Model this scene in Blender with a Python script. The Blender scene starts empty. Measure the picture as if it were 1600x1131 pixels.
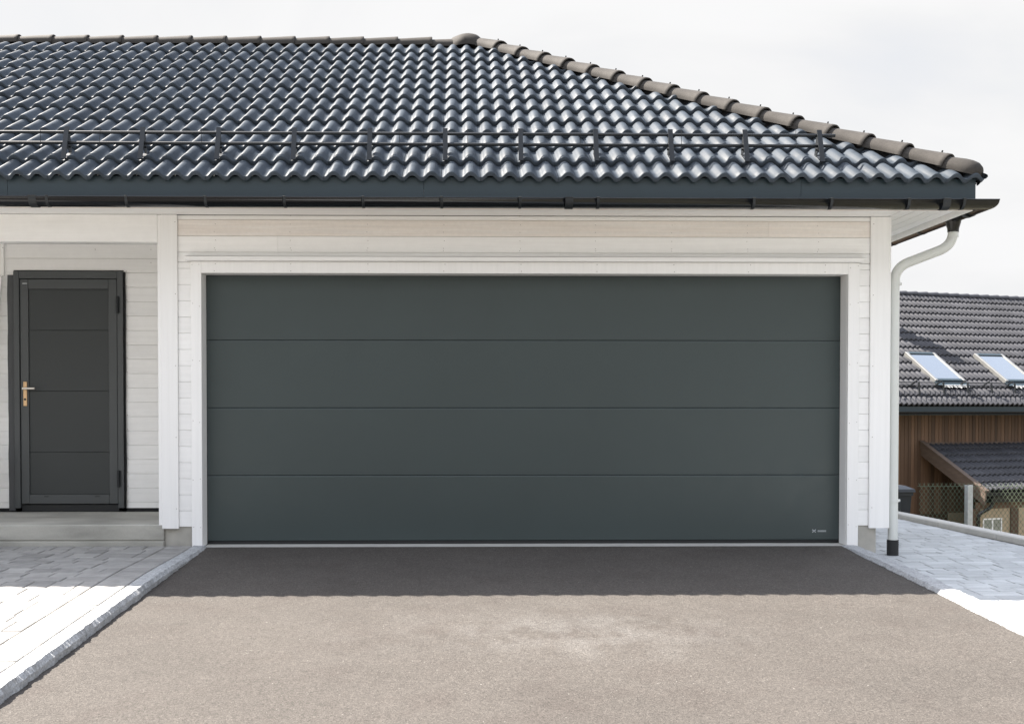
import bpy, bmesh, math, random
from mathutils import Vector, Matrix, noise
R = math.radians
random.seed(7)
scene = bpy.context.scene
col = scene.collection

# ------------------------------------------------------------------ camera
cd = bpy.data.cameras.new("camera")
cam = bpy.data.objects.new("camera", cd); col.objects.link(cam)
cam.location = (0, -8.5, 1.076)
cam.rotation_euler = (R(90 - 1.1), 0, R(-1.0))
cd.sensor_fit = 'HORIZONTAL'; cd.sensor_width = 36.0
cd.lens = 36.0 * 1683.0 / 1600.0
cd.shift_x = 0.03475; cd.shift_y = 0.06676
cd.clip_start = 0.05; cd.clip_end = 2000
scene.camera = cam

# ------------------------------------------------------------------ world, sun, exposure
CLOUD_LOW, CLOUD_HIGH = 2.18, 5.6
SUN_EL, SUN_AZ = 50.0, -60.0            # azimuth measured from +Y towards +X
w = bpy.data.worlds.new("World"); scene.world = w; w.use_nodes = True
nt = w.node_tree; nt.nodes.clear()
def wn(t): return nt.nodes.new(t)
out = wn('ShaderNodeOutputWorld'); bg = wn('ShaderNodeBackground')
sky = wn('ShaderNodeTexSky'); sky.sky_type = 'NISHITA'; sky.sun_disc = False
sky.sun_elevation = R(SUN_EL); sky.sun_rotation = R(SUN_AZ)
sky.air_density = 1.0; sky.dust_density = 2.0; sky.ozone_density = 1.0
tc = wn('ShaderNodeTexCoord'); mp = wn('ShaderNodeMapping'); mp.inputs['Scale'].default_value = (1.0, 1.0, 2.6)
mp.inputs['Location'].default_value = (0.4, 0.15, 0.3)
nz = wn('ShaderNodeTexNoise'); nz.inputs['Scale'].default_value = 2.2; nz.inputs['Detail'].default_value = 6; nz.inputs['Roughness'].default_value = 0.5
nz.inputs['Distortion'].default_value = 0.4
sep = wn('ShaderNodeSeparateXYZ')
def wmap(src, f0, f1, t0, t1):
    q = wn('ShaderNodeMapRange'); q.interpolation_type = 'SMOOTHSTEP'
    q.inputs['From Min'].default_value = f0; q.inputs['From Max'].default_value = f1; q.inputs['To Min'].default_value = t0; q.inputs['To Max'].default_value = t1
    nt.links.new(src, q.inputs['Value']); return q.outputs[0]
def wmath(op, x, y):
    q = wn('ShaderNodeMath'); q.operation = op
    for i, v_ in enumerate((x, y)):
        if isinstance(v_, float): q.inputs[i].default_value = v_
        else: nt.links.new(v_, q.inputs[i])
    return q.outputs[0]
L = nt.links.new
L(tc.outputs['Generated'], mp.inputs['Vector']); L(mp.outputs[0], nz.inputs['Vector']); L(tc.outputs['Generated'], sep.inputs[0])
cover = wmath('MULTIPLY', wmap(sep.outputs['Z'], 0.39, 0.68, 1.0, 0.42), wmap(nz.outputs['Fac'], 0.30, 0.55, 0.92, 1.0))
bright = wmath('MULTIPLY', wmap(sep.outputs['Z'], 0.37, 0.60, CLOUD_LOW, CLOUD_HIGH), wmap(nz.outputs['Fac'], 0.34, 0.60, 0.86, 1.01))
cs = wn('ShaderNodeVectorMath'); cs.operation = 'SCALE'; cs.inputs[0].default_value = (0.995, 0.995, 1.0); L(bright, cs.inputs['Scale'])
mx = wn('ShaderNodeMix'); mx.data_type = 'RGBA'
L(cover, mx.inputs[0]); L(sky.outputs[0], mx.inputs[6]); L(cs.outputs[0], mx.inputs[7])
L(mx.outputs[2], bg.inputs[0]); bg.inputs[1].default_value = 0.10
L(bg.outputs[0], out.inputs[0])

sd = bpy.data.lights.new("sun", 'SUN'); sd.energy = 4.2; sd.angle = R(0.5); sd.color = (1.0, 0.93, 0.84)
sun = bpy.data.objects.new("sun", sd); col.objects.link(sun)
e, a = R(SUN_EL), R(SUN_AZ)
to_sun = Vector((math.sin(a) * math.cos(e), math.cos(a) * math.cos(e), math.sin(e)))
sun.rotation_euler = to_sun.to_track_quat('Z', 'Y').to_euler()
sun.location = (-20, 10, 25)

scene.view_settings.view_transform = 'Standard'; scene.view_settings.look = 'None'
scene.view_settings.gamma = 1.0; scene.view_settings.exposure = 2.12
scene.cycles.max_bounces = 8; scene.cycles.diffuse_bounces = 5

# ------------------------------------------------------------------ materials
def srgb(r, g, b):
    f = lambda c: c / 12.92 if c <= 0.04045 else ((c + 0.055) / 1.055) ** 2.4
    return tuple(f(v / 255.0) for v in (r, g, b))

def material(name, base, rough=0.5, var=0.0, vscale=(6, 6, 6), detail=5, tone=0.0, bump=0.0, bscale=(60, 60, 60),
             spots=None, spec=0.5, metal=0.0, coat=0.0, rvar=0.0, alt=None, altscale=1.0, altramp=(0.45, 0.65), bdist=0.004, extra=None):
    """Principled material: base colour x noise x per-face tone, optional patchy second colour, speckles and bump."""
    m = bpy.data.materials.new(name); m.use_nodes = True
    t = m.node_tree; n = t.nodes; n.clear(); l = t.links.new
    o = n.new('ShaderNodeOutputMaterial'); b = n.new('ShaderNodeBsdfPrincipled'); l(b.outputs[0], o.inputs[0])
    b.inputs['Roughness'].default_value = rough; b.inputs['Metallic'].default_value = metal
    b.inputs['Specular IOR Level'].default_value = spec
    b.inputs['Coat Weight'].default_value = coat; b.inputs['Coat Roughness'].default_value = 0.12
    c = n.new('ShaderNodeTexCoord')
    def nztex(scale, det=5, rgh=0.55):
        mpn = n.new('ShaderNodeMapping'); mpn.inputs['Scale'].default_value = scale
        q = n.new('ShaderNodeTexNoise'); q.inputs['Scale'].default_value = 1.0; q.inputs['Detail'].default_value = det; q.inputs['Roughness'].default_value = rgh
        l(c.outputs['Object'], mpn.inputs[0]); l(mpn.outputs[0], q.inputs['Vector']); return q.outputs['Fac']
    def ramp(fac, p0, p1, v0, v1):
        r = n.new('ShaderNodeMapRange'); r.inputs['From Min'].default_value = p0; r.inputs['From Max'].default_value = p1
        r.inputs['To Min'].default_value = v0; r.inputs['To Max'].default_value = v1; l(fac, r.inputs['Value']); return r.outputs[0]
    rgb = n.new('ShaderNodeRGB'); rgb.outputs[0].default_value = (*base, 1); cur = rgb.outputs[0]
    def mixc(fac, colr):
        nonlocal cur
        q = n.new('ShaderNodeMix'); q.data_type = 'RGBA'; l(fac, q.inputs[0]); l(cur, q.inputs[6])
        q.inputs[7].default_value = (*colr, 1); cur = q.outputs[2]
    def mul(val):
        nonlocal cur
        q = n.new('ShaderNodeVectorMath'); q.operation = 'SCALE'; l(cur, q.inputs[0]); l(val, q.inputs['Scale']); cur = q.outputs[0]
    if alt is not None:
        mixc(ramp(nztex((altscale,) * 3 if not isinstance(altscale, tuple) else altscale, 6, 0.6), altramp[0], altramp[1], 0, 1), alt)
    if extra: extra(n, l, c, nztex, ramp, mixc)
    if var: mul(ramp(nztex(vscale, detail), 0.28, 0.72, 1 - var, 1 + var))
    if spots:
        for (sc, amt) in spots: mul(ramp(nztex((sc,) * 3, 2, 0.6), 0.3, 0.7, 1 - amt, 1 + amt))
    if tone:
        at = n.new('ShaderNodeAttribute'); at.attribute_name = 'tone'
        mul(ramp(at.outputs['Fac'], -1, 1, 1 - tone, 1 + tone))
    l(cur, b.inputs['Base Color'])
    if rvar: l(ramp(nztex((9, 9, 9), 4), 0.3, 0.7, rough - rvar, rough + rvar), b.inputs['Roughness'])
    if bump:
        bp = n.new('ShaderNodeBump'); bp.inputs['Strength'].default_value = bump; bp.inputs['Distance'].default_value = bdist
        l(nztex(bscale, 4, 0.6), bp.inputs['Height']); l(bp.outputs[0], b.inputs['Normal'])
    return m

M = {}
M['paint'] = material('white_paint', (0.89, 0.887, 0.877), 0.45, var=0.03, vscale=(1.6, 40, 40), tone=0.05, bump=0.25, bscale=(3, 90, 90), spots=[(14, 0.015)])
M['paint_v'] = material('white_paint_vertical', (0.89, 0.887, 0.877), 0.45, var=0.03, vscale=(40, 40, 1.4), tone=0.05, bump=0.25, bscale=(90, 90, 3))
M['primed'] = material('primed_board', (0.835, 0.78, 0.73), 0.6, var=0.07, vscale=(1.5, 60, 50), tone=0.05, bump=0.25, bscale=(3, 90, 90), alt=(0.86, 0.825, 0.79), altscale=(1.1, 9, 22), altramp=(0.42, 0.66), spots=[(30, 0.03)])
M['nail'] = material('nail_head', (0.35, 0.33, 0.31), 0.4, metal=0.3)
M['dark_gap'] = material('dark_gap', (0.012, 0.012, 0.013), 0.9)
M['tile'] = material('roof_tile', (0.058, 0.070, 0.085), 0.50, var=0.18, vscale=(9, 9, 9), tone=0.14, bump=0.10, bscale=(120, 120, 120), spec=0.05, rvar=0.08)
M['hip'] = material('ridge_tile', (0.053, 0.049, 0.045), 0.75, var=0.15, vscale=(12, 12, 12), tone=0.1, spec=0.12, bump=0.15, bscale=(220, 220, 220), spots=[(90, 0.10)])
M['fascia'] = material('fascia_metal', (0.025, 0.044, 0.057), 0.42, var=0.06, vscale=(2, 2, 2), spots=[(40, 0.02)])
M['gutter'] = material('gutter_steel', (0.007, 0.008, 0.010), 0.16, var=0.1, spec=0.5, rvar=0.05)
M['steel_black'] = material('black_steel', (0.010, 0.013, 0.016), 0.5, var=0.15)
M['door'] = material('garage_door_paint', (0.040, 0.0560, 0.0570), 0.42, var=0.05, vscale=(1.2, 1.2, 1.2), bump=0.10, bscale=(170, 170, 170), bdist=0.002, rvar=0.05)
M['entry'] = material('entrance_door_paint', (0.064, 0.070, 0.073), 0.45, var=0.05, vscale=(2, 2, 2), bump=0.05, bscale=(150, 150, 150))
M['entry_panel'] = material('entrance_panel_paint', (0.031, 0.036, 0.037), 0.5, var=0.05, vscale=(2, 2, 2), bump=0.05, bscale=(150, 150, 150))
M['membrane'] = material('sealing_membrane', (0.065, 0.068, 0.072), 0.6, var=0.12, vscale=(10, 10, 3))
M['rubber'] = material('black_rubber', (0.013, 0.014, 0.015), 0.6)
M['brass'] = material('brushed_bronze', (0.62, 0.42, 0.24), 0.34, metal=0.75, var=0.08, vscale=(40, 40, 4))
M['nickel'] = material('satin_nickel', (0.78, 0.73, 0.66), 0.28, metal=0.85)
M['badge'] = material('badge_silver', (0.45, 0.48, 0.50), 0.4)
M['apron'] = material('pale_flashing', (0.62, 0.63, 0.63), 0.5)
M['pipe'] = material('downpipe_enamel', (0.66, 0.68, 0.655), 0.32, var=0.03, vscale=(3, 3, 3))
M['galv'] = material('galvanised_steel', (0.52, 0.55, 0.57), 0.42, metal=0.6, var=0.15, vscale=(30, 30, 30))
M['wire'] = material('green_grey_wire', (0.15, 0.19, 0.13), 0.5, metal=0.1)
M['concrete'] = material('cast_concrete', (0.40, 0.39, 0.352), 0.85, var=0.16, vscale=(2.2, 2.2, 7), bump=0.35, bscale=(70, 70, 70), spots=[(140, 0.07)], alt=(0.27, 0.265, 0.238), altscale=(1.3, 3, 5), altramp=(0.45, 0.7))
M['plinth'] = material('plinth_render', (0.42, 0.405, 0.365), 0.85, var=0.12, vscale=(9, 9, 9), bump=0.25, bscale=(120, 120, 120))
M['cap'] = material('light_concrete', (0.50, 0.49, 0.46), 0.8, var=0.10, vscale=(5, 5, 5), bump=0.3, bscale=(90, 90, 90), spots=[(160, 0.06)])
def dusty(n, l, c, nztex, ramp, mixc):
    # pale dust dried onto the asphalt: irregular patches with a shape of their own
    def patch(x, y, rx, ry, amt):
        mp2 = n.new('ShaderNodeMapping'); mp2.inputs['Location'].default_value = (-x / rx, -y / ry, 0); mp2.inputs['Scale'].default_value = (1 / rx, 1 / ry, 0)
        l(c.outputs['Object'], mp2.inputs[0])
        ln = n.new('ShaderNodeVectorMath'); ln.operation = 'LENGTH'; l(mp2.outputs[0], ln.inputs[0])
        f = ramp(ln.outputs['Value'], 0.1, 1.0, amt, 0.0)
        k = ramp(nztex((5, 3.5, 5), 7, 0.68), 0.42, 0.68, 0.0, 1.0)
        q = n.new('ShaderNodeMath'); q.operation = 'MULTIPLY'; l(f, q.inputs[0]); l(k, q.inputs[1])
        mixc(q.outputs[0], (0.135, 0.128, 0.121))
    mixc(ramp(nztex((70, 70, 70), 1, 0.5), 0.775, 0.79, 0.0, 0.8), (0.30, 0.29, 0.27))
    patch(0.75, -2.75, 1.0, .55, 0.75); patch(0.3, -2.5, 1.8, 1.0, 0.3)
M['asphalt'] = material('dusty_asphalt', (0.0770, 0.0690, 0.0620), 0.9, var=0.10, vscale=(0.9, 1.3, 1), detail=7, bump=0.9, bscale=(130, 130, 130), bdist=0.006,
                        spots=[(55, 0.20), (130, 0.42), (280, 0.36), (14, 0.05)], alt=(0.066, 0.057, 0.051), altscale=3.1, altramp=(0.5, 0.78), extra=dusty, spec=0.3)
M['granite'] = material('granite_kerb', (0.36, 0.37, 0.38), 0.8, var=0.2, vscale=(16, 16, 16), bump=0.8, bscale=(70, 70, 70), bdist=0.012, spots=[(190, 0.22), (80, 0.25)])
M['paver'] = material('concrete_paver', (0.272, 0.267, 0.258), 0.8, var=0.18, vscale=(9, 9, 9), tone=0.17, bump=0.35, bscale=(110, 110, 110), spots=[(170, 0.08)])
M['paver_pale'] = material('pale_concrete_paver', (0.45, 0.465, 0.47), 0.75, var=0.16, vscale=(4, 14, 9), tone=0.13, bump=0.35, bscale=(110, 110, 110), spots=[(170, 0.08)])
M['joint'] = material('joint_sand', (0.17, 0.16, 0.145), 0.95, var=0.2, vscale=(30, 30, 30))
M['soil'] = material('rough_ground', (0.075, 0.072, 0.045), 0.95, var=0.3, vscale=(0.8, 0.8, 0.8), bump=0.5, bscale=(12, 12, 12), bdist=0.05, alt=(0.10, 0.085, 0.065), altscale=0.5)
M['cedar'] = material('brown_timber', (0.118, 0.068, 0.040), 0.7, var=0.16, vscale=(30, 30, 1.2), tone=0.42, bump=0.2, bscale=(90, 90, 3))
M['barge'] = material('weathered_timber', (0.10, 0.072, 0.055), 0.75, var=0.16, vscale=(5, 5, 30), bump=0.2)
M['cream'] = material('cream_render', (0.40, 0.32, 0.22), 0.85, var=0.08, vscale=(3, 3, 3), bump=0.2)
M['frame_grey'] = material('skylight_cladding', (0.26, 0.26, 0.25), 0.35, metal=0.4, var=0.08)
M['tile_far'] = material('neighbour_tile', (0.045, 0.046, 0.053), 0.55, spec=0.3, var=0.15, vscale=(3, 3, 3), tone=0.20, bump=0.1, rvar=0.05)
M['bin'] = material('bin_plastic', (0.028, 0.034, 0.042), 0.42, var=0.1)
M['plank'] = material('rough_wood', (0.26, 0.17, 0.11), 0.75, var=0.15, vscale=(30, 30, 2))
M['chimney'] = material('rendered_chimney', (0.30, 0.28, 0.26), 0.85, var=0.1)
gm = bpy.data.materials.new('window_glass'); gm.use_nodes = True
gb = gm.node_tree.nodes['Principled BSDF']; gb.inputs['Base Color'].default_value = (0.25, 0.285, 0.315, 1); gb.inputs['Metallic'].default_value = 0.7; gb.inputs['Roughness'].default_value = 0.06
gb.inputs['Specular IOR Level'].default_value = 1.0; gb.inputs['Coat Weight'].default_value = 1.0; gb.inputs['Coat Roughness'].default_value = 0.04; gb.inputs['IOR'].default_value = 1.9
M['glass'] = gm

# ------------------------------------------------------------------ mesh builder
class MB:
    def __init__(s): s.v = []; s.f = []; s.t = []; s.m = []; s.sm = []; s.mat4 = Matrix.Identity(4)
    def add(s, verts, faces, tone=0.0, mat=0, smooth=False):
        b = len(s.v); s.v += [tuple(s.mat4 @ Vector(p)) for p in verts]
        for f in faces:
            s.f.append([b + i for i in f]); s.t.append(tone); s.m.append(mat); s.sm.append(smooth)
    def box(s, x0, x1, y0, y1, z0, z1, bev=0.0, tone=0.0, mat=0):
        if x0 > x1: x0, x1 = x1, x0
        if y0 > y1: y0, y1 = y1, y0
        if z0 > z1: z0, z1 = z1, z0
        if bev <= 0:
            v = [(x, y, z) for x in (x0, x1) for y in (y0, y1) for z in (z0, z1)]
            s.add(v, [(0, 1, 3, 2), (4, 6, 7, 5), (0, 4, 5, 1), (2, 3, 7, 6), (0, 2, 6, 4), (1, 5, 7, 3)], tone, mat); return
        b = min(bev, (x1 - x0) * .45, (y1 - y0) * .45, (z1 - z0) * .45)
        v = []; idx = {}
        for i, x in enumerate((x0, x1)):
            for j, y in enumerate((y0, y1)):
                for k, z in enumerate((z0, z1)):
                    sx, sy, sz = (b, -b)[i], (b, -b)[j], (b, -b)[k]
                    idx[i, j, k, 0] = len(v); v.append((x, y + sy, z + sz))
                    idx[i, j, k, 1] = len(v); v.append((x + sx, y, z + sz))
                    idx[i, j, k, 2] = len(v); v.append((x + sx, y + sy, z))
        f = []
        for i in (0, 1): f.append([idx[i, 0, 0, 0], idx[i, 1, 0, 0], idx[i, 1, 1, 0], idx[i, 0, 1, 0]])
        for j in (0, 1): f.append([idx[0, j, 0, 1], idx[1, j, 0, 1], idx[1, j, 1, 1], idx[0, j, 1, 1]])
        for k in (0, 1): f.append([idx[0, 0, k, 2], idx[1, 0, k, 2], idx[1, 1, k, 2], idx[0, 1, k, 2]])
        for i in (0, 1):
            for j in (0, 1): f.append([idx[i, j, 0, 0], idx[i, j, 1, 0], idx[i, j, 1, 1], idx[i, j, 0, 1]])
            for k in (0, 1): f.append([idx[i, 0, k, 0], idx[i, 1, k, 0], idx[i, 1, k, 2], idx[i, 0, k, 2]])
        for j in (0, 1):
            for k in (0, 1): f.append([idx[0, j, k, 1], idx[1, j, k, 1], idx[1, j, k, 2], idx[0, j, k, 2]])
        for i in (0, 1):
            for j in (0, 1):
                for k in (0, 1): f.append([idx[i, j, k, 0], idx[i, j, k, 1], idx[i, j, k, 2]])
        s.add(v, f, tone, mat)
    def tube(s, pts, r, n=10, caps=True, tone=0.0, mat=0, radii=None):
        pts = [Vector(p) for p in pts]; rings = []
        prev = None
        for i, p in enumerate(pts):
            d = ((pts[min(i + 1, len(pts) - 1)] - pts[max(i - 1, 0)])).normalized()
            if prev is None:
                up = Vector((0, 0, 1)) if abs(d.z) < .95 else Vector((1, 0, 0))
                x = d.cross(up).normalized()
            else:
                x = (prev - d * prev.dot(d)).normalized()
            prev = x; y = d.cross(x)
            rr = radii[i] if radii else r
            rings.append([p + (x * math.cos(k * 2 * math.pi / n) + y * math.sin(k * 2 * math.pi / n)) * rr for k in range(n)])
        v = [q for g in rings for q in g]; f = []
        for i in range(len(pts) - 1):
            for k in range(n):
                f.append([i * n + k, i * n + (k + 1) % n, (i + 1) * n + (k + 1) % n, (i + 1) * n + k])
        s.add(v, f, tone, mat, True)
        if caps: s.add(rings[0], [list(range(n))[::-1]], tone, mat); s.add(rings[-1], [list(range(n))], tone, mat)
    def bar(s, p, q, wd, th, up=(0, 0, 1), tone=0.0, mat=0, bev=0.0):
        """flat bar from p to q; wd across, th along 'up'"""
        p, q = Vector(p), Vector(q); d = (q - p); ln = d.length; d.normalize()
        x = d.cross(Vector(up)).normalized(); z = x.cross(d).normalized()
        keep = s.mat4.copy()
        m4 = Matrix((( x.x, d.x, z.x, p.x), (x.y, d.y, z.y, p.y), (x.z, d.z, z.z, p.z), (0, 0, 0, 1)))
        s.mat4 = keep @ m4; s.box(-wd / 2, wd / 2, 0, ln, -th / 2, th / 2, bev, tone, mat); s.mat4 = keep
    def prism(s, poly, lo, hi, axis='x', tone=0.0, mat=0):
        """extrude polygon; axis x: poly=(y,z); axis y: poly=(x,z); axis z: poly=(x,y)"""
        mk = {'x': lambda p, a: (a, p[0], p[1]), 'y': lambda p, a: (p[0], a, p[1]), 'z': lambda p, a: (p[0], p[1], a)}[axis]
        n = len(poly); v = [mk(p, lo) for p in poly] + [mk(p, hi) for p in poly]
        f = [list(range(n))[::-1], list(range(n, 2 * n))] + [[i, (i + 1) % n, n + (i + 1) % n, n + i] for i in range(n)]
        s.add(v, f, tone, mat)
    def nail(s, x, y, z, r=0.0035, mat=1):
        """a nail head on a face that looks towards -Y"""
        n = 6; v = [(x + r * math.cos(k * math.pi / 3), y, z + r * math.sin(k * math.pi / 3)) for k in range(n)]
        s.add(v + [(p[0], y - .0012, p[2]) for p in v], [list(range(n, 2 * n))] + [[k, (k + 1) % n, n + (k + 1) % n, n + k] for k in range(n)], 0, mat)
    def mesh(s, name, mats, cuts=()):
        me = bpy.data.meshes.new(name); me.from_pydata(s.v, [], s.f)
        me.polygons.foreach_set('material_index', s.m); me.polygons.foreach_set('use_smooth', s.sm)
        at = me.attributes.new('tone', 'FLOAT', 'FACE'); at.data.foreach_set('value', s.t)
        bm = bmesh.new(); bm.from_mesh(me)
        for (co, no) in cuts:
            bmesh.ops.bisect_plane(bm, geom=bm.verts[:] + bm.edges[:] + bm.faces[:], plane_co=co, plane_no=no, clear_outer=True, dist=1e-5)
        bmesh.ops.recalc_face_normals(bm, faces=bm.faces[:])
        bm.to_mesh(me); bm.free()
        for m in mats: me.materials.append(m)
        return me
    def build(s, name, mats, parent=None, cuts=()):
        if not isinstance(mats, (list, tuple)): mats = [mats]
        o = bpy.data.objects.new(name, s.mesh(name, mats, cuts)); col.objects.link(o)
        if parent: o.parent = parent
        return o

def tag(o, label=None, cat=None, group=None, kind=None):
    if label: o['label'] = label
    if cat: o['category'] = cat
    if group: o['group'] = group
    if kind: o['kind'] = kind
    return o
def thing(name, label, cat, loc=(0, 0, 0), rz=0.0):
    o = bpy.data.objects.new(name, None); col.objects.link(o); o.location = loc; o.rotation_euler = (0, 0, rz)
    o.empty_display_size = 0.3
    return tag(o, label, cat)
def dup(o, loc=None, parent=None, rot=None):
    c = o.copy(); col.objects.link(c)
    if parent is not None: c.parent = parent
    if loc is not None: c.location = loc
    if rot is not None: c.rotation_euler = rot
    return c
rnd = random.uniform

# ------------------------------------------------------------------ ground, driveway, paving, kerbs
SL = 0.0487                                            # driveway falls away from the garage
zd = lambda y: -SL * min(max(-y, 0), 14.0)
def sst(x): x = max(0.0, min(1.0, x)); return x * x * (3 - 2 * x)
zl = lambda y: zd(y) + 0.012 + 0.046 * sst(-y / 1.6)   # paving left of the driveway
zr = lambda y: -0.085 + (0.022 * y if y < 0 else 0.004 * y)   # paving right of the driveway
capx = lambda y: 4.66 - (y - 2.9) * 0.072              # line of the retaining wall

g = MB()
xs = [-400, -150, -60, -25, -12, -6, 0, 4.0, 4.72, 4.80, 5.4, 6.5, 8, 10, 12, 16, 25, 60, 150, 400]
ys = [-400, -150, -60, -25, -14, -10, -6, -3, 0, 3, 6, 10, 15, 20, 30, 60, 150, 400]
def gz(x, y):
    base = -0.30 + (0.0487 * max(y, -14) if y < 0 else 0.0)
    if x < 4.76: return base if y < 12 else base - 2.3 * sst((y - 12) / 18)
    return min(base, -0.95 - 1.75 * sst((x - 5) / 6))
gv = [(x - (0.072 * (y - 2.9) if 4 < x < 6 and -6 <= y <= 10 else 0), y, gz(x, y)) for y in ys for x in xs]
nx = len(xs)
g.add(gv, [[j * nx + i, j * nx + i + 1, (j + 1) * nx + i + 1, (j + 1) * nx + i] for j in range(len(ys) - 1) for i in range(nx - 1)])
tag(g.build('ground', M['soil']), kind='structure')

d = MB()
yy = [-0.031 - k * 0.06 for k in range(32)] + [-2.0 - k * 0.5 for k in range(1, 25)]
xx = [-2.03 + 5.16 * k / 20 for k in range(21)]
dv = [(x, y, zd(y) + 0.003 * noise.noise((x * 1.1, y * 1.1, 3.0)) * min(1, -y)) for y in yy for x in xx]
d.add(dv, [[j * 21 + i, j * 21 + i + 1, (j + 1) * 21 + i + 1, (j + 1) * 21 + i] for j in range(len(yy) - 1) for i in range(20)], smooth=True)
tag(d.build('driveway', M['asphalt']), kind='structure')

def paver(mb, x0, x1, y0, y1, zf, tone, gap=0.004):
    """one paving stone, chamfered on top, lying on the surface zf"""
    b = 0.006; x0 += gap; x1 -= gap; y0 += gap; y1 -= gap; j = rnd(-.0015, .0015)
    o = [(x0, y0), (x1, y0), (x1, y1), (x0, y1)]; i_ = [(x0 + b, y0 + b), (x1 - b, y0 + b), (x1 - b, y1 - b), (x0 + b, y1 - b)]
    v = [(x, y, zf(y) - .03) for x, y in o] + [(x, y, zf(y) - .003 + j) for x, y in o] + [(x, y, zf(y) + j) for x, y in i_]
    f = [[8, 9, 10, 11]] + [[k, (k + 1) % 4, 4 + (k + 1) % 4, 4 + k] for k in range(4)] + [[4 + k, 4 + (k + 1) % 4, 8 + (k + 1) % 4, 8 + k] for k in range(4)]
    mb.add(v, f, tone)
def bed(mb, x0, x1, y0, y1, zf, n=30, drop=.006, mat=1):
    ysb = [y0 + (y1 - y0) * k / n for k in range(n + 1)]
    mb.add([(x, y, zf(y) - drop) for y in ysb for x in (x0, x1)], [[2 * k, 2 * k + 1, 2 * k + 3, 2 * k + 2] for k in range(n)], 0, mat)

pv = MB()
bed(pv, -11, -2.07, -0.037, -13, zl, 60)
y = -0.042
widths = [0.14, 0.21, 0.28, 0.175]
while y > -9.5:
    dy = random.choice([0.14, 0.175, 0.175, 0.21]); x = -2.283
    if y < -0.1: x_off = rnd(0, .15)
    else: x_off = 0
    first = True
    while x > -9.5:
        dx = random.choice(widths) if y < -.1 else 0.14
        if first: dx = max(.1, dx - x_off); first = False
        paver(pv, x - dx, x, y - dy, y, zl, max(-1, min(1, random.gauss(0, .55))))
        x -= dx
    y -= dy
y = -0.042
while y > -9.5:                                        # the row of headers along the kerb
    paver(pv, -2.279, -2.079, y - .105, y, zl, max(-1, min(1, random.gauss(.1, .4)))); y -= .105
tag(pv.build('paving', [M['paver'], M['joint']]), kind='structure')

pr = MB()
bed(pr, 3.05, 3.334, -13, 0.010, zr, 40); bed(pr, 3.334, 4.6, -13, 9.0, zr, 60)
bedx = MB()
y = 8.0
while y > -9.0:
    dy = random.choice([0.105, 0.14, 0.14, 0.175]); xr = capx(y) - .004
    if y > .008 > y - dy: dy = y - .008
    x = 3.338 if y > .0085 else 3.172
    first = rnd(.02, .14)
    while x < xr - .03:
        dx = min(random.choice(widths), xr - x)
        if first: dx = max(.08, dx - first); first = 0
        if xr - x - dx < .06: dx = xr - x
        paver(pr, x, x + dx, y - dy, y, zr, max(-1, min(1, random.gauss(0, .55))))
        x += dx
    y -= dy
tag(pr.build('paving', [M['paver_pale'], M['joint']]), kind='structure')

def kerb(x0, x1, zt, seed, zb=lambda y: zd(y) - .12, y0=-0.034, y1=-11.0, bulge=.008, stone=0.95):
    """rough split granite kerb stones laid end to end: one lumpy strip with joints"""
    mb = MB(); ya = y0
    while ya > y1:
        yb = ya - stone * rnd(.9, 1.1); n = 84; tone = rnd(-1, 1)
        prof = [(0, 0), (0, .55), (0, .85), (.14, 1), (.4, 1), (.75, 1), (.94, .99), (1, .86), (1, 0)]
        rows = []
        for k in range(n + 1):
            yk = ya - .002 - (ya - yb - .004) * k / n; row = []
            for (px, pz) in prof:
                xk = x0 + (x1 - x0) * px; zb_ = zb(yk); zk = zb_ + (zt(yk) - zb_) * pz
                nn = noise.noise((px * 3 + seed, yk * 14, pz * 4)); n2 = noise.noise((px * 9 + seed * 3, yk * 70, pz * 9))
                amp = bulge if pz > .3 else 0
                row.append((xk + amp * (nn + .55 * n2) * (1 if px < .5 else .6), yk, zk + amp * .45 * (nn * .7 + n2) * (1 if pz > .8 else 0)))
            rows.append(row)
        m = len(prof); v = [p for r_ in rows for p in r_]
        f = [[k * m + q, k * m + q + 1, (k + 1) * m + q + 1, (k + 1) * m + q] for k in range(n) for q in range(m - 1)]
        f += [list(range(m)), [n * m + q for q in range(m)]]
        mb.add(v, f, tone, 0, False); ya = yb
    return mb
tag(kerb(-1.962, -2.076, lambda y: zl(y) + .003, 1.7, bulge=.013).build('kerb', M['granite']), kind='structure')
tag(kerb(3.028, 3.166, lambda y: zd(y) + .006 + .022 * sst(-y / .9) , 5.3, bulge=.010).build('kerb', M['granite']), kind='structure')

# ------------------------------------------------------------------ the white house
house = thing('white_house', 'white timber house with black tiled roof, wide grey garage door and recessed porch entrance', 'house')
XL, YB = -9.5, 6.55                                    # left end and back wall
PITCH = R(31); TP, CP, SP = math.tan(PITCH), math.cos(PITCH), math.sin(PITCH)
BP = 0.1267                                            # cladding pitch

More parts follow.
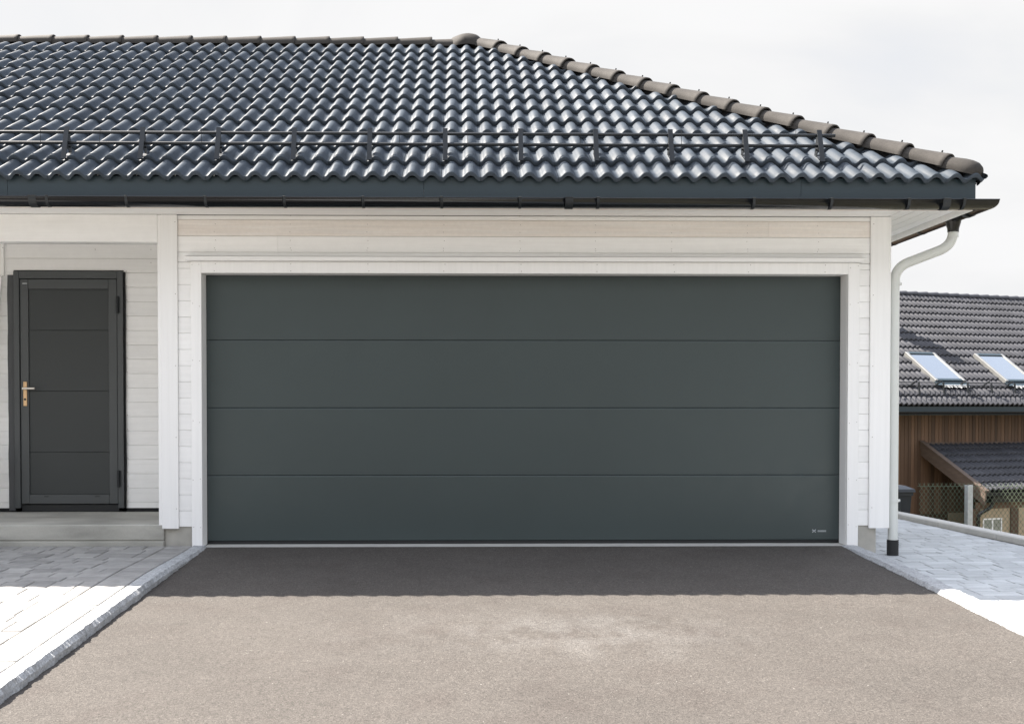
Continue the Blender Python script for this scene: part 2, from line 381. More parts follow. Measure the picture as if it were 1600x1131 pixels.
def boards(mb, u0, u1, z0, z1, place, zref, th=0.022, special=None, nails=(), split=None):
    """horizontal shiplap boards; place(u, depth, z) -> point"""
    k0 = math.floor((z0 - zref) / BP)
    z = zref + k0 * BP
    while z < z1 - .004:
        a_, b_ = max(z, z0), min(z + BP, z1)
        if b_ - a_ > .012:
            k = round((z - zref) / BP); mt = special.get(k, 0) if special else 0
            segs = [(u0, u1)]
            if split and k in split: segs = [(u0, split[k] - .0006), (split[k] + .0006, u1)]
            for (s0, s1) in segs:
                t_ = rnd(-.8, .8); gp = .0028
                prof = [(.0, a_), (.0, b_ - gp - .003), (.004, b_ - gp), (.009, b_ - gp), (.009, b_), (th, b_), (th, a_)]
                v = [place(s0, p[0], p[1]) for p in prof] + [place(s1, p[0], p[1]) for p in prof]; n = len(prof)
                mb.add(v, [list(range(n)), list(range(n, 2 * n))] + [[q, (q + 1) % n, n + (q + 1) % n, n + q] for q in range(n)], t_, mt)
            for nx_ in nails:
                if s0 - 20 < nx_ < s1 + 20:
                    for q in (.25, .72): mb.nail(nx_ + rnd(-.006, .006), -.0002, a_ + BP * q, .003, 2)
        z += BP
front = lambda u, dpt, z: (u, dpt, z)
wall = MB()
boards(wall, -2.1895, -2.0845, .157, 2.2325, front, .157)
boards(wall, 3.1745, 3.2645, .157, 2.2325, front, .157)
boards(wall, -2.1895, 3.2645, 2.2335, 2.600, front, .157, special={18: 1}, nails=(-1.9, -1.31, -.71, -.11, .49, 1.09, 1.69, 2.29, 2.85), split={18: 2.46, 17: -1.41, 16: .8})
# porch back wall and side walls
rec = lambda u, dpt, z: (u, 1.10 + dpt, z)
boards(wall, -2.940, -2.346, .205, 2.2861, rec, 2.286 - 17 * BP, special={}, nails=())
for k in range(17):
    wall.nail(-2.925, 1.0995, .27 + k * BP, .0035, 2)
boards(wall, XL, -2.346, 2.2861, 2.598, rec, 2.286 - 17 * BP)
boards(wall, XL, -3.914, .205, 2.2861, rec, 2.286 - 17 * BP)
boards(wall, .0, 1.10, .18, 2.598, lambda u, dpt, z: (-2.346 + dpt, u, z), .157)
boards(wall, .0, YB, .157, 2.600, lambda u, dpt, z: (3.405 - dpt, u, z), .157)
boards(wall, XL, 3.405, .157, 2.600, lambda u, dpt, z: (u, YB - dpt, z), .157)
boards(wall, 1.1, YB, .157, 2.600, lambda u, dpt, z: (XL + dpt, u, z), .157)
for xn, zn in ((-3.2, 2.49), (-2.71, 2.49), (-2.71, 2.375)): wall.nail(xn, 1.0995, zn, .004, 2)
wall.build('wall', [M['paint'], M['primed'], M['nail']], house)

core = MB()                                            # timber core behind the boards
core.box(-2.32, -2.03, .0225, .20, .158, 2.59); core.box(3.11, 3.38, .0225, .20, .158, 2.59); core.box(-2.03, 3.11, .0225, .20, 2.172, 2.59)
core.box(-2.32, -2.2, .20, 1.2, .02, 2.59); core.box(3.28, 3.38, .2005, YB - .1, .158, 2.59)
core.box(XL + .03, -3.92, 1.1225, 1.22, .02, 2.59); core.box(-2.935, -2.324, 1.1225, 1.22, .02, 2.59); core.box(-3.92, -2.935, 1.1225, 1.22, 2.30, 2.59)
core.box(XL + .03, 3.38, YB - .12, YB - .0225, .158, 2.59); core.box(XL + .03, XL + .12, 1.22, YB - .12, .02, 2.59)
core.box(XL + .03, 3.37, 1.23, YB - .13, -.02, .01)
core.box(-2.2, 3.28, .2, 1.23, -.02, .008)
core.build('wall_core', M['dark_gap'], house)

# foundation
pl = MB()
pl.box(-2.306, -2.088, .012, .3, -.25, .1565, .003); pl.box(3.09, 3.333, .012, .3, -.35, .1565, .003)
pl.box(3.1, 3.333, .3005, YB - .05, -.35, .1565); pl.box(XL + .06, 3.1, YB - .3, YB - .05, -.35, .1565)
pl.build('plinth', M['plinth'], house)
sl = MB()
sl.box(XL + .01, -2.3065, -.020, 1.10, .052, .173, .006)
sl.box(XL + .01, -2.3065, -.012, 1.10, -.2, .0515)
sl.box(XL + .01, -2.3065, -.030, -.0125, -.2, .044, .003)
sl.build('porch_step', M['concrete'], house)
th_ = MB(); th_.box(-2.0, 3.082, -.030, .20, -.15, -.001, .002)
th_.build('garage_threshold', M['cap'], house)

# corner boards, porch beam
def vboard(name, x0, x1, y0, y1, z0, z1, nails=()):
    mb = MB(); mb.box(x0, x1, y0, y1, z0, z1, .0025, rnd(-.5, .5))
    for (nx_, nz_) in nails: mb.nail(nx_, y0 - .0002, nz_, .0035)
    return mb
nl = [.3 + .56 * k for k in range(5)]
cb = vboard('corner_board', -2.318, -2.190, -.024, -.0005, .142, 2.597, [(-2.205, z) for z in nl])
cb.box(-2.345, -2.3185, -.016, .10, .150, 2.597, .002)
cb.build('corner_board', [M['paint_v'], M['nail']], house)
cb = vboard('corner_board', 3.265, 3.4055, -.024, -.0005, .136, 2.597, [(3.285, z) for z in nl])
cb.box(3.406, 3.428, -.018, .12, .136, 2.597, .002)
cb.build('corner_board', [M['paint_v'], M['nail']], house)
bm_ = MB(); bm_.box(XL, -2.3455, -.020, .09, 2.3835, 2.5975, .003); bm_.build('porch_beam', M['paint'], house)
pc = MB()
for k in range(8): pc.box(XL, -2.347, .0915 + k * .126, .2155 + k * .126, 2.5985, 2.615, .003)
pc.build('porch_ceiling', M['paint'], house)
tb = MB(); tb.box(-4.12, -3.993, 1.074, 1.0995, 2.25, 2.598, .002); tb.nail(-4.0, 1.0738, 2.5, .004); tb.build('trim_board', [M['paint_v'], M['nail']], house)
ws = MB(); ws.box(XL, -3.915, 1.104, 1.12, .1735, .2045); ws.box(-2.94, -2.347, 1.104, 1.12, .1735, .2045); ws.build('wall_base_strip', M['dark_gap'], house)

# garage door surround
cs_ = MB()
cs_.box(-2.084, -2.0025, -.030, -.0005, -.0005, 2.2325, .002, .3); cs_.box(3.0845, 3.174, -.030, -.0005, -.0045, 2.2325, .002, -.3)
cs_.box(-2.0020, 3.0840, -.030, -.0005, 2.143, 2.2325, .002, .1)
cs_.box(-2.0205, -2.0035, -.0002, .20, .0005, 2.17, .001); cs_.box(3.0825, 3.105, -.0002, .20, .0005, 2.17, .001)
cs_.box(-2.0030, 3.0820, -.0002, .20, 2.146, 2.17, .001)
for z in (.16, .52, .98, 1.45, 1.9, 2.2):
    for x in (-2.07, -2.017, 3.098, 3.16): cs_.nail(x + rnd(-.003, .003), -.0302, z + rnd(-.02, .02), .003)
for k in range(9):
    for z in (2.160, 2.214): cs_.nail(-1.9 + k * .6 + rnd(-.01, .01), -.0302, z, .0035)
cs_.build('door_casing', [M['paint_v'], M['nail']], house)
dr = MB()
dr.prism([(-.078, 2.2345), (-.078, 2.2655), (-.0007, 2.2685), (-.0007, 2.2345)], -2.115, 3.190, 'x')
dr.box(-2.118, 3.215, -.083, -.0012, 2.2690, 2.2712)
dr.build('drip_cap', M['paint'], house)

# garage door
gd = MB(); gd.box(-2.0, 3.08, .186, .199, .003, 2.165); gd = gd.build('garage_door', M['rubber'], house)
tops = [.0255, .549, 1.089, 1.630, 2.166]
for k in range(4):
    sec = MB(); z0, z1 = tops[k] + .0008, tops[k + 1] - .0008
    prof = [(.185, z0), (.1475, z0), (.1470, z0 + .0012), (.1412, z0 + .003), (.1400, z0 + .006), (.1400, z1 - .010), (.1410, z1 - .004), (.1430, z1), (.185, z1)]
    sec.prism(prof, -1.999, 3.079, 'x'); sec.build('door_section', M['door'], gd)
sl_ = MB(); sl_.box(-1.9995, 3.0795, .146, .18, .0005, .0262, .004); sl_.build('bottom_seal', M['rubber'], gd)
sd_ = MB(); sd_.box(-2.0028, -1.9992, .1385, .18, .001, 2.145); sd_.box(3.0792, 3.0822, .1385, .18, .001, 2.145); sd_.box(-1.999, 3.079, .1390, .1398, 2.1405, 2.1458); sd_.build('side_seal', M['rubber'], gd)
bdg = MB()
bx, bz, by = 2.866, .098, .1392
for sgn in (-1, 1):                                    # the little crossed emblem and the unreadably small lettering
    bdg.bar((bx, by, bz - sgn * .011), (bx + .028, by, bz + sgn * .011), .007, .0012, up=(0, 1, 0))
for k in range(8):
    x = bx + .046 + k * .0088; bdg.bar((x, by, bz - .008), (x + .002, by, bz + .006), .0052, .0012, up=(0, 1, 0))
bdg.build('badge', M['badge'], gd)

# entrance door
ed = MB()
FY = 1.075
ed.box(-3.913, -3.863, FY, 1.20, .206, 2.294, .003); ed.box(-3.004, -2.952, FY, 1.20, .206, 2.294, .003); ed.box(-3.8625, -3.0045, FY, 1.20, 2.230, 2.294, .003)
ed.box(-3.8625, -3.0045, FY + .03, 1.20, .1745, .236, .002, 0, 1)
ed.box(-3.8625, -3.0045, 1.16, 1.2, .2365, 2.2295, 0, 0, 1)
ed = ed.build('entrance_door', [M['entry'], M['rubber']], house)
lf = MB(); LY = FY + .012
lf.box(-3.858, -3.787, LY, 1.155, .243, 2.226, .003); lf.box(-3.084, -3.009, LY, 1.155, .243, 2.226, .003)
lf.box(-3.7865, -3.0845, LY, 1.155, 2.139, 2.226, .003); lf.box(-3.7865, -3.0845, LY, 1.155, .243, .327, .003)
for x in (-3.64, -3.19): lf.box(x - .02, x + .02, LY - .004, LY - .0005, .306, .313, .001, 0, 1)
lf = lf.build('door_leaf', [M['entry'], M['rubber']], ed)
pn = MB()
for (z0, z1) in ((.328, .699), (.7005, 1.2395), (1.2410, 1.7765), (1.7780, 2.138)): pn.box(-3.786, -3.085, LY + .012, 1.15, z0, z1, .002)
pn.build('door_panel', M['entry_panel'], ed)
hd = MB()
hd.box(-3.834, -3.800, LY - .009, LY - .0005, 1.108, 1.324, .003)
hd.tube([(-3.817, LY - .009, 1.262), (-3.817, LY - .05, 1.262)], .011, 12, True, 0, 1)
hd.tube([(-3.817, LY - .05, 1.262), (-3.80, LY - .054, 1.262), (-3.715, LY - .054, 1.262)], .0105, 12, True, 0, 1)
hd.tube([(-3.817, LY - .009, 1.167), (-3.817, LY - .013, 1.167)], .010, 12, True, 0, 2)
hd.build('handle', [M['brass'], M['nickel'], M['steel_black']], ed)
hg = MB(); hg.tube([(0, 0, -.075), (0, 0, -.004)], .012, 10); hg.tube([(0, 0, .004), (0, 0, .075)], .012, 10); hg.tube([(0, 0, -.01), (0, 0, .01)], .008, 8); hg.box(-.004, .024, .008, .016, -.07, .07)
hg = hg.build('hinge', M['steel_black'], ed); hg.location = (-3.000, FY - .010, 1.998)
dup(hg, (-2.999, FY - .010, .466))
bg_ = MB(); bg_.box(-3.836, -3.794, LY - .003, LY - .0006, 2.183, 2.192, .001); bg_.build('maker_badge', M['badge'], ed)
mbn = MB()                                             # loose sealing membrane standing out beside the frame
def strip(xa, xb, z0, z1, y, amp, seed, mat=0):
    n = 46; v = []
    for k in range(n + 1):
        z = z0 + (z1 - z0) * k / n
        dx = amp * (noise.noise((seed, z * 2.3, 0)) + .4 * noise.noise((seed, z * 7, 4)))
        dy = .010 * noise.noise((seed + 9, z * 3, 1))
        v += [(xa + dx, y - .012 + dy, z), (xa + dx + .004, y - .016 + dy, z), (xb, y - .006, z), (xb, y, z), (xa + dx, y - .008 + dy, z)]
    mbn.add(v, [[k * 5 + q, k * 5 + (q + 1) % 5, (k + 1) * 5 + (q + 1) % 5, (k + 1) * 5 + q] for k in range(n) for q in range(5)] + [[0, 1, 2, 3, 4], [n * 5 + q for q in range(5)]], 0, mat, False)
strip(-3.968, -3.914, .186, 2.262, 1.0985, .009, 2.0)
strip(-2.934, -2.951, .206, 2.290, 1.0985, .006, 8.0, 1)
mbn.box(-3.914, -2.951, 1.090, 1.0995, 2.2945, 2.304, 0, 0, 1)
mbn.build('sealing_membrane', [M['membrane'], M['rubber']], ed)

# eaves
sf = MB()
for k in range(3): sf.box(XL - .3, 3.404, -.4775 + k * .1595, -.3215 + k * .1595, 2.600, 2.618, .003, rnd(-.6, .6))
for k in range(4): sf.box(3.4100 + k * .1045, 3.4100 + k * .1045 + .095, -.4775, YB + .45, 2.5985, 2.618, .003, rnd(-.6, .6))
sf.box(3.40, 3.83, -.47, YB + .44, 2.6185, 2.63)
for k in range(3): sf.box(XL - .3, 3.404, YB + .002 + k * .15, YB + .148 + k * .15, 2.600, 2.618, .003)
sf.build('soffit', M['paint'], house)
lip = MB()
lip.box(XL - .3, 3.846, -.500, -.4785, 2.559, 2.70, .002); 
lip.build('eaves_board', M['primed'], house)
lip = MB(); lip.box(3.827, 3.848, -.4780, YB + .45, 2.559, 2.70, .002); lip.box(XL - .3, 3.846, YB + .452, YB + .474, 2.559, 2.70, .002)
lip.build('eaves_board', M['paint'], house)
fa = MB()
segs = [(XL - .3, -3.3), (-3.2985, -.25), (-.2485, 2.55), (2.5515, 3.858)]
for (x0, x1) in segs: fa.box(x0, x1, -.511, -.5008, 2.604, 2.792, .001)
fa.box(3.8485, 3.859, -.5003, YB + .48, 2.604, 2.792, .001); fa.box(XL - .3, 3.848, YB + .4745, YB + .4845, 2.604, 2.792, .001)
fa.build('fascia', M['fascia'], house)

# --- roof tiles
EX, EY = 3.905, -.540                                  # eaves line of the tiles
RIDGE_Y = 3.245
YBK = 2 * RIDGE_Y - EY
APX = EX - (RIDGE_Y - EY)                              # apex where ridge meets the hips
Z0 = 2.752                                             # tile plane height at the eaves
RISE = (RIDGE_Y - EY) * TP
def tile_field(mb, O, eu, en, length, nrows, gauge, wave, pitch, amp=.043, th=.033, lift=.034, ns=10, u_from=0.0, jit=.0016, skip=None):
    """rows of double-wave interlocking tiles; O eaves point, eu along the eaves, en horizontal up-slope"""
    O = Vector(O); eu = Vector(eu); en = Vector(en); ez = Vector((0, 0, 1))
    sd_ = en * math.cos(pitch) + ez * math.sin(pitch); nn = -en * math.sin(pitch) + ez * math.cos(pitch)
    cover = wave * 2; nt_ = int(length / cover) + 1
    prof = []
    for k in range(2 * ns + 1):
        q = (k / ns) % 1.0
        c_ = .5 + .5 * math.cos(2 * math.pi * (q - .5 + .07 * math.sin(2 * math.pi * q)))
        prof.append((cover * k / (2 * ns), amp * c_ ** 1.7))
    np_ = len(prof)
    for r_ in range(nrows):
        for c in range(nt_):
            if skip and skip(u_from + (c + .5) * cover, (r_ + .5) * gauge): continue
            u0 = u_from + c * cover; jl = rnd(-jit, jit); js = rnd(-jit * 1.5, jit * 1.5); tilt = rnd(-jit, jit); tn = max(-1, min(1, random.gauss(0, .45)))
            s0 = r_ * gauge + js; s1 = (r_ + 1) * gauge + .03; sm = s0 + .012
            v = []
            for (ss, lf_, dn) in ((s0 + .002, lift - th, 0), (s0, lift - .006, 0), (s0 + .007, lift, 0), (s1, lift * .0 - .004, 0)):
                for (pu, ph) in prof:
                    v.append(O + eu * (u0 + .0012 + pu * (1 - .0024 / cover)) + sd_ * ss + nn * (lf_ + ph + jl + tilt * (pu / cover - .5) * 2))
            f = [[q * np_ + k, q * np_ + k + 1, (q + 1) * np_ + k + 1, (q + 1) * np_ + k] for q in (0, 1, 2) for k in range(np_ - 1)]
            mb.add([tuple(p) for p in v], f, tn, 0, True)
WV, GA = .1437, .3525
h2 = math.sqrt(.5)
rf = MB(); NR = 12
ffrom = EX - 94 * WV
tile_field(rf, (0, EY, Z0), (1, 0, 0), (0, 1, 0), EX - ffrom + .01, NR, GA, WV, PITCH, u_from=ffrom)
roof_f = rf.mesh('roof', [M['tile']], cuts=[((EX - .02, EY, 0), (h2, h2, 0)), ((0, RIDGE_Y, 0), (0, 1, 0)), ((XL - .3, 0, 0), (-1, 0, 0))])
rs = MB(); tile_field(rs, (EX, 0, Z0), (0, 1, 0), (-1, 0, 0), YBK - EY + .2, NR, GA, WV, PITCH, u_from=EY - .05, ns=8)
roof_s = rs.mesh('roof', [M['tile']], cuts=[((EX, EY + .02, 0), (-h2, -h2, 0)), ((EX, YBK - .02, 0), (-h2, h2, 0))])
rb = MB(); tile_field(rb, (0, YBK, Z0), (-1, 0, 0), (0, -1, 0), EX - XL + .4, NR, GA, WV, PITCH, u_from=-EX, ns=6)
roof_b = rb.mesh('roof', [M['tile']], cuts=[((EX - .02, YBK, 0), (h2, -h2, 0)), ((0, RIDGE_Y, 0), (0, -1, 0)), ((XL - .3, 0, 0), (-1, 0, 0))])
bmr = bmesh.new()
for me in (roof_f, roof_s, roof_b): bmr.from_mesh(me)
roof_me = bpy.data.meshes.new('roof'); bmr.to_mesh(roof_me); bmr.free(); roof_me.materials.append(M['tile'])
roof = bpy.data.objects.new('roof', roof_me); col.objects.link(roof); roof.parent = house
# closed deck below the tiles
dk = MB(); zt_ = lambda dd: Z0 - .012 + dd * TP
o_ = .035
pts = [(XL - .28, EY + o_, zt_(o_)), (EX - o_, EY + o_, zt_(o_)), (EX - o_, YBK - o_, zt_(o_)), (XL - .28, YBK - o_, zt_(o_)), (XL - .28, RIDGE_Y, zt_(RIDGE_Y - EY)), (APX, RIDGE_Y, zt_(RIDGE_Y - EY))]
low = [(XL - .28, EY + o_, 2.70), (EX - o_ - .04, EY + o_ + .04, 2.70), (EX - o_ - .04, YBK - o_ - .04, 2.70), (XL - .28, YBK - o_, 2.70)]
dk.add(pts + low, [[0, 1, 5, 4], [1, 2, 5], [2, 3, 4, 5], [0, 4, 3, 9, 6], [0, 6, 7, 1], [1, 7, 8, 2], [2, 8, 9, 3], [6, 9, 8, 7]])
dk.build('roof_deck', M['dark_gap'], roof)

# --- ridge and hip tiles
def barrel(r0, r1, ln, th=.014, n=14, closed=False, squash=.82, screw=False, lip=1.015):
    """half-round tapered tile along +Y: r0 at y=0 (tail), r1 at y=ln (covering end)"""
    mb = MB(); A = [math.pi * (-.04 + 1.08 * k / n) for k in range(n + 1)]
    def ring(r, y): return [(r * math.cos(t), y, r * math.sin(t) * squash) for t in A]
    st = [(r0, 0), (r0 + (r1 - r0) * .5, ln * .5), (r1 * .995, ln - .035), (r1 * lip, ln - .03), (r1 * lip, ln - .003), (r1 * (lip - .015), ln)]
    if closed: st = [(r0, 0), (r1, ln * .55), (r1 * .99, ln * .72), (r1 * .90, ln * .86), (r1 * .70, ln * .95), (r1 * .40, ln * .99), (.004, ln)]
    m_ = n + 1; v = []; f = []
    for (r, y) in st: v += ring(r, y)
    for q in range(len(st) - 1): f += [[q * m_ + k, q * m_ + k + 1, (q + 1) * m_ + k + 1, (q + 1) * m_ + k] for k in range(n)]
    mb.add(v, f, rnd(-1, 1), 0, True)
    vi = []; sti = [(max(r - th, .001), y) for r, y in (st if not closed else st[:4])]
    for (r, y) in sti: vi += ring(r, y)
    mb.add(vi, [[q * m_ + k, q * m_ + k + 1, (q + 1) * m_ + k + 1, (q + 1) * m_ + k] for q in range(len(sti) - 1) for k in range(n)], 0, 0, True)
    def rim(r, ri, y): mb.add(ring(r, y) + ring(ri, y), [[k, k + 1, m_ + k + 1, m_ + k] for k in range(n)], -.3)
    rim(st[0][0], sti[0][0], 0)
    if not closed: rim(st[-1][0], sti[-1][0], ln)
    for sgn in (0, n):
        e_ = [ring(r, y)[sgn] for r, y in (st if not closed else st[:4])]; ei = [ring(r, y)[sgn] for r, y in sti]
        mb.add(e_ + ei, [[k, k + 1, len(e_) + k + 1, len(e_) + k] for k in range(len(e_) - 1)])
    if screw: mb.tube([(0, ln - .085, r1 * squash - .004), (0, ln - .085, r1 * squash + .012)], .007, 6, True, 0, 1)
    return mb
zr_ = Z0 + RISE - .036
rt_me = barrel(.106, .118, .40, lip=1.004).build('ridge_tile', [M['hip'], M['steel_black']], roof)
rt_me.rotation_euler = (R(0), 0, R(-90)); first = True
x = -.30
while x > XL - .4:
    q = rt_me if first else dup(rt_me); first = False
    q.location = (x - .37, RIDGE_Y, zr_); q.rotation_euler = (R(1.9), 0, R(-90)); x -= .3685
q = dup(rt_me, (-.365, RIDGE_Y, zr_ - .006)); q.rotation_euler = (R(0.4), 0, R(-90)); q.scale = (.97, .95, .97)
# junction cap where ridge and hips meet
jc = MB(); n1, n2 = 28, 9; v = []; 
for i in range(n2 + 1):
    ph = (math.pi / 2) * i / n2
    for k in range(n1):
        t = 2 * math.pi * k / n1
        lobes = 1 + .16 * max(0, math.cos(3 * (t - math.pi)))
        rr = math.cos(ph) ** .6 * lobes
        wr = 1 + .03 * noise.noise((math.cos(t) * 4, math.sin(t) * 4, ph * 3))
        v.append((.205 * rr * math.cos(t) * wr, .205 * rr * math.sin(t) * wr, -.035 + .155 * math.sin(ph) * wr - .05 * math.cos(ph) * max(0, math.cos(t))))
f = [[i * n1 + k, i * n1 + (k + 1) % n1, (i + 1) * n1 + (k + 1) % n1, (i + 1) * n1 + k] for i in range(n2) for k in range(n1)]
jc.add(v, f, -.5, 0, True)
jc = jc.build('junction_cap', M['hip'], roof); jc.location = (APX + .0, RIDGE_Y, zr_ + .012)
# hips
ht = barrel(.100, .119, .385, screw=True).build('hip_tile', [M['hip'], M['steel_black']], roof)
he = barrel(.102, .119, .31, closed=True).build('hip_tile', [M['hip'], M['steel_black']], roof)
def run_hip(cx, cy, sy, first):
    A_ = Vector((APX, RIDGE_Y, Z0 + RISE + .010)); B_ = Vector((cx, cy, Z0 + .075)); d_ = (B_ - A_); Ln = d_.length; d_.normalize()
    yaw = math.atan2(-d_.x, d_.y); pt = math.asin(d_.z); n_ = 16; st_ = .13; sp = (Ln - st_ - .25) / n_
    for k in range(n_ + 1):
        src = he if k == n_ else ht
        q = src if first and k in (0, n_) else dup(src)
        q.location = A_ + d_ * (st_ + k * sp) + Vector((0, 0, rnd(-.002, .002))); q.rotation_euler = (pt + R(2.1), 0, yaw + R(rnd(-.5, .5)))
run_hip(EX - .06, EY + .06, 1, True)
run_hip(EX - .06, YBK - .06, -1, False)
hb = MB()                                              # the dark roll under the hip tiles
for cy in (EY, YBK):
    s_ = 1 if cy == EY else -1
    A_ = (APX, RIDGE_Y, Z0 + RISE - .01); B_ = (EX - .10, cy + s_ * .10, Z0 + .06)
    hb.bar(A_, B_, .13, .05)
hb.box(XL - .25, APX, RIDGE_Y - .085, RIDGE_Y + .085, Z0 + RISE - .06, Z0 + RISE - .032)
hb.build('hip_roll', M['dark_gap'], roof)
gw = MB(); gw.prism([(.15, 2.601), (YB - .15, 2.601), (RIDGE_Y, Z0 + RISE - .25)], XL + .01, XL + .03, 'x'); gw.build('gable_wall', M['paint'], house)

# --- snow guard
sg = MB()
gy = -.205
for (z, xe, r_) in ((3.186, 2.91, .0125), (3.106, 2.885, .0125)): sg.tube([(XL, gy, z), (xe, gy, z)], r_, 8)
for k in range(12):
    x = -5.5 + k * .72 + rnd(-.2, .2); sg.tube([(x, gy - .012, 3.222), (x + rnd(-.01, .01), gy - .013, 3.085)], .0022, 5)
sg = sg.build('snow_guard', M['steel_black'], house)
bk = MB()
bk.bar((0, -.10, -.185), (0, -.016, .075), .036, .008, up=(0, -1, 0))
bk.bar((0, .06, -.105), (0, .010, .050), .007, .055, up=(0, 1, 0.3))
bk.bar((.004, -.09, -.184), (.004, .02, -.118), .026, .006)
bk.box(-.004, .004, -.015, .03, -.09, .055)
bk.tube([(-.02, .012, -.07), (.02, .012, -.07)], .008, 6)
bk = bk.build('bracket', M['steel_black'], sg)
for k in range(-11, 11):
    q = bk if k == -11 else dup(bk)
    q.location = (-.093 + (k - 5 + 5) * .5748 - 0, gy, 3.148)
    if q.location.x > 2.85: q.location.x = -.093 - 12 * .5748

# --- gutter
GR = .060; gcx, gcy, gz_ = 3.859 + GR, -.511 - GR, 2.612
gu = MB(); prof = [(-GR * math.cos(math.pi * k / 14), -GR * math.sin(math.pi * k / 14)) for k in range(15)]
prof += [(GR + .003, .004), (GR + .001, .010), (GR - .006, .011), (GR - .010, .006), (GR - .008, 0)]
prof += [(-(GR - .003) * math.cos(math.pi * k / 14), -(GR - .003) * math.sin(math.pi * k / 14)) for k in range(14, -1, -1)]
np_ = len(prof); v = []
for st in range(3):
    for (n_, z) in prof:
        v.append(((XL - .35) if st == 0 else gcx + n_, (gcy - n_) if st < 2 else YB + .5, gz_ + z))
gu.add(v, [[q * np_ + k, q * np_ + (k + 1) % np_, (q + 1) * np_ + (k + 1) % np_, (q + 1) * np_ + k] for q in (0, 1) for k in range(np_)], 0, 0, True)
gu.add([v[k] for k in range(15)], [list(range(15))]); gu.add([v[2 * np_ + k] for k in range(15)], [list(range(15))])
gu = gu.build('gutter', M['gutter'], house)
def band(wd, r, drop=.0):
    mb = MB(); pr_ = [(-r * math.cos(math.pi * k / 12), -r * math.sin(math.pi * k / 12)) for k in range(13)]
    pr_ += [(r + .004, .010), (r - .004, .014)]
    inn = [(p[0] * .95, p[1] * .95 + (.0 if k < 13 else -.002)) for k, p in enumerate(pr_)][::-1]
    mb.prism([(-p[0], p[1]) for p in pr_ + inn], -wd / 2, wd / 2, 'x'); return mb
cl = band(.020, GR + .004); cl.bar((-.004, .0, .0095), (-.004, GR, .0095), .018, .004); cl = cl.build('gutter_clip', M['steel_black'], gu)
cxs = [-2.972 + .5713 * k for k in range(-11, 13) if abs(-2.972 + .5713 * k - 1.6) > .02][:24]
for i, x in enumerate(cxs):
    q = cl if i == 0 else dup(cl); q.location = (min(x, 3.72), gcy, gz_ + .0015)
for k in range(12):
    dup(cl, (gcx, -.05 + k * .6, gz_ + .0015), gu, (0, 0, R(90)))
jn = band(.058, GR + .006).build('gutter_joint', M['steel_black'], gu); jn.location = (-3.075, gcy, gz_ + .001)
dup(jn, (.815, gcy, gz_ + .001)); dup(jn, (3.59, gcy, gz_ + .001)); dup(jn, (gcx, -.28, gz_ + .001), gu, (0, 0, R(90)))

# --- downpipe
def bend(pts, rad, n=9):
    pts = [Vector(p) for p in pts]; o = [pts[0]]
    for i in range(1, len(pts) - 1):
        p = pts[i]; a1 = (pts[i - 1] - p).normalized(); a2 = (pts[i + 1] - p).normalized()
        A1, A2 = p + a1 * rad, p + a2 * rad
        for k in range(n + 1):
            t = k / n; o.append(A1 * (1 - t) ** 2 + p * 2 * t * (1 - t) + A2 * t * t)
    o.append(pts[-1]); return o
DX, DY = 3.478, .035
dp = MB(); dp.tube(bend([(gcx, -.02, 2.545), (gcx, -.02, 2.375), (DX, DY, 2.205), (DX, DY, .03)], .115), .0385, 18)
for (p, q) in (((DX, DY, 2.105), (DX, DY, 2.06)),): dp.tube([p, q], .0420, 18)
dp.tube([(gcx, -.02, 2.472), (gcx, -.02, 2.44)], .0405, 18)
dp = dp.build('downpipe', M['pipe'], house)
fn = MB(); fn.tube([(gcx, -.02, 2.572), (gcx, -.02, 2.555), (gcx, -.02, 2.505), (gcx, -.02, 2.478)], .05, 16, radii=[.060, .058, .044, .0425]); fn.build('outlet', M['gutter'], dp)
for z in (2.075, .352):
    c_ = MB(); c_.tube([(DX, DY, z - .011), (DX, DY, z + .011)], .0435, 18); c_.box(DX - .075, DX - .036, DY - .008, DY + .008, z - .008, z + .008); c_.box(DX + .040, DX + .056, DY - .010, DY + .010, z - .010, z + .010, .002); c_.build('pipe_clamp', M['pipe'], dp)
bt = MB(); zz = [-.14 + k * .0085 for k in range(22)]
bt.tube([(DX, DY, z) for z in zz], .046, 18, radii=[.047 if k % 2 else .0435 for k in range(22)]); bt.build('drain_boot', M['rubber'], dp)

# ------------------------------------------------------------------ boards leaning in the porch
lp = MB(); lp.bar((-4.150, .88, .176), (-4.050, 1.045, 2.245), .105, .02, up=(0, -1, 0.08)); tag(lp.build('leaning_board', M['paint_v']), 'white painted board leaning on the porch wall left of the grey door', 'board')
lp = MB(); lp.bar((-4.080, .70, .175), (-4.028, .86, .735), .09, .022, up=(0, -1, 0.28)); tag(lp.build('leaning_plank', M['plank']), 'short brown wooden plank leaning in the porch at the left edge', 'plank')

# ------------------------------------------------------------------ retaining wall, fence, bin
rw = thing('retaining_wall', 'low concrete retaining wall with pale capping along the side paving', 'wall', (4.7, 0, -.1))
def along(mb, x0, x1, z0, z1, y0, y1, n=1, gap=0.0, bev=0.004):
    ln = (y1 - y0) / n
    for k in range(n):
        a_, b_ = y0 + k * ln + gap, y0 + (k + 1) * ln - gap
        keep = mb.mat4; xa, xb = capx(a_), capx(b_); ang = math.atan2(-(xb - xa), b_ - a_)
        mb.mat4 = Matrix.Translation((xa - 4.7, a_, .1)) @ Matrix.Rotation(ang, 4, 'Z'); mb.box(x0, x1, 0, b_ - a_, z0, z1, bev, rnd(-1, 1)); mb.mat4 = keep
bd = MB(); along(bd, .012, .13, -1.3, -.0905, -11, 9); bd.build('wall_body', M['concrete'], rw)
cp = MB(); along(cp, 0, .145, -.090, -.024, -11, 9, 20, .0015, .010); cp.build('capping', M['cap'], rw)

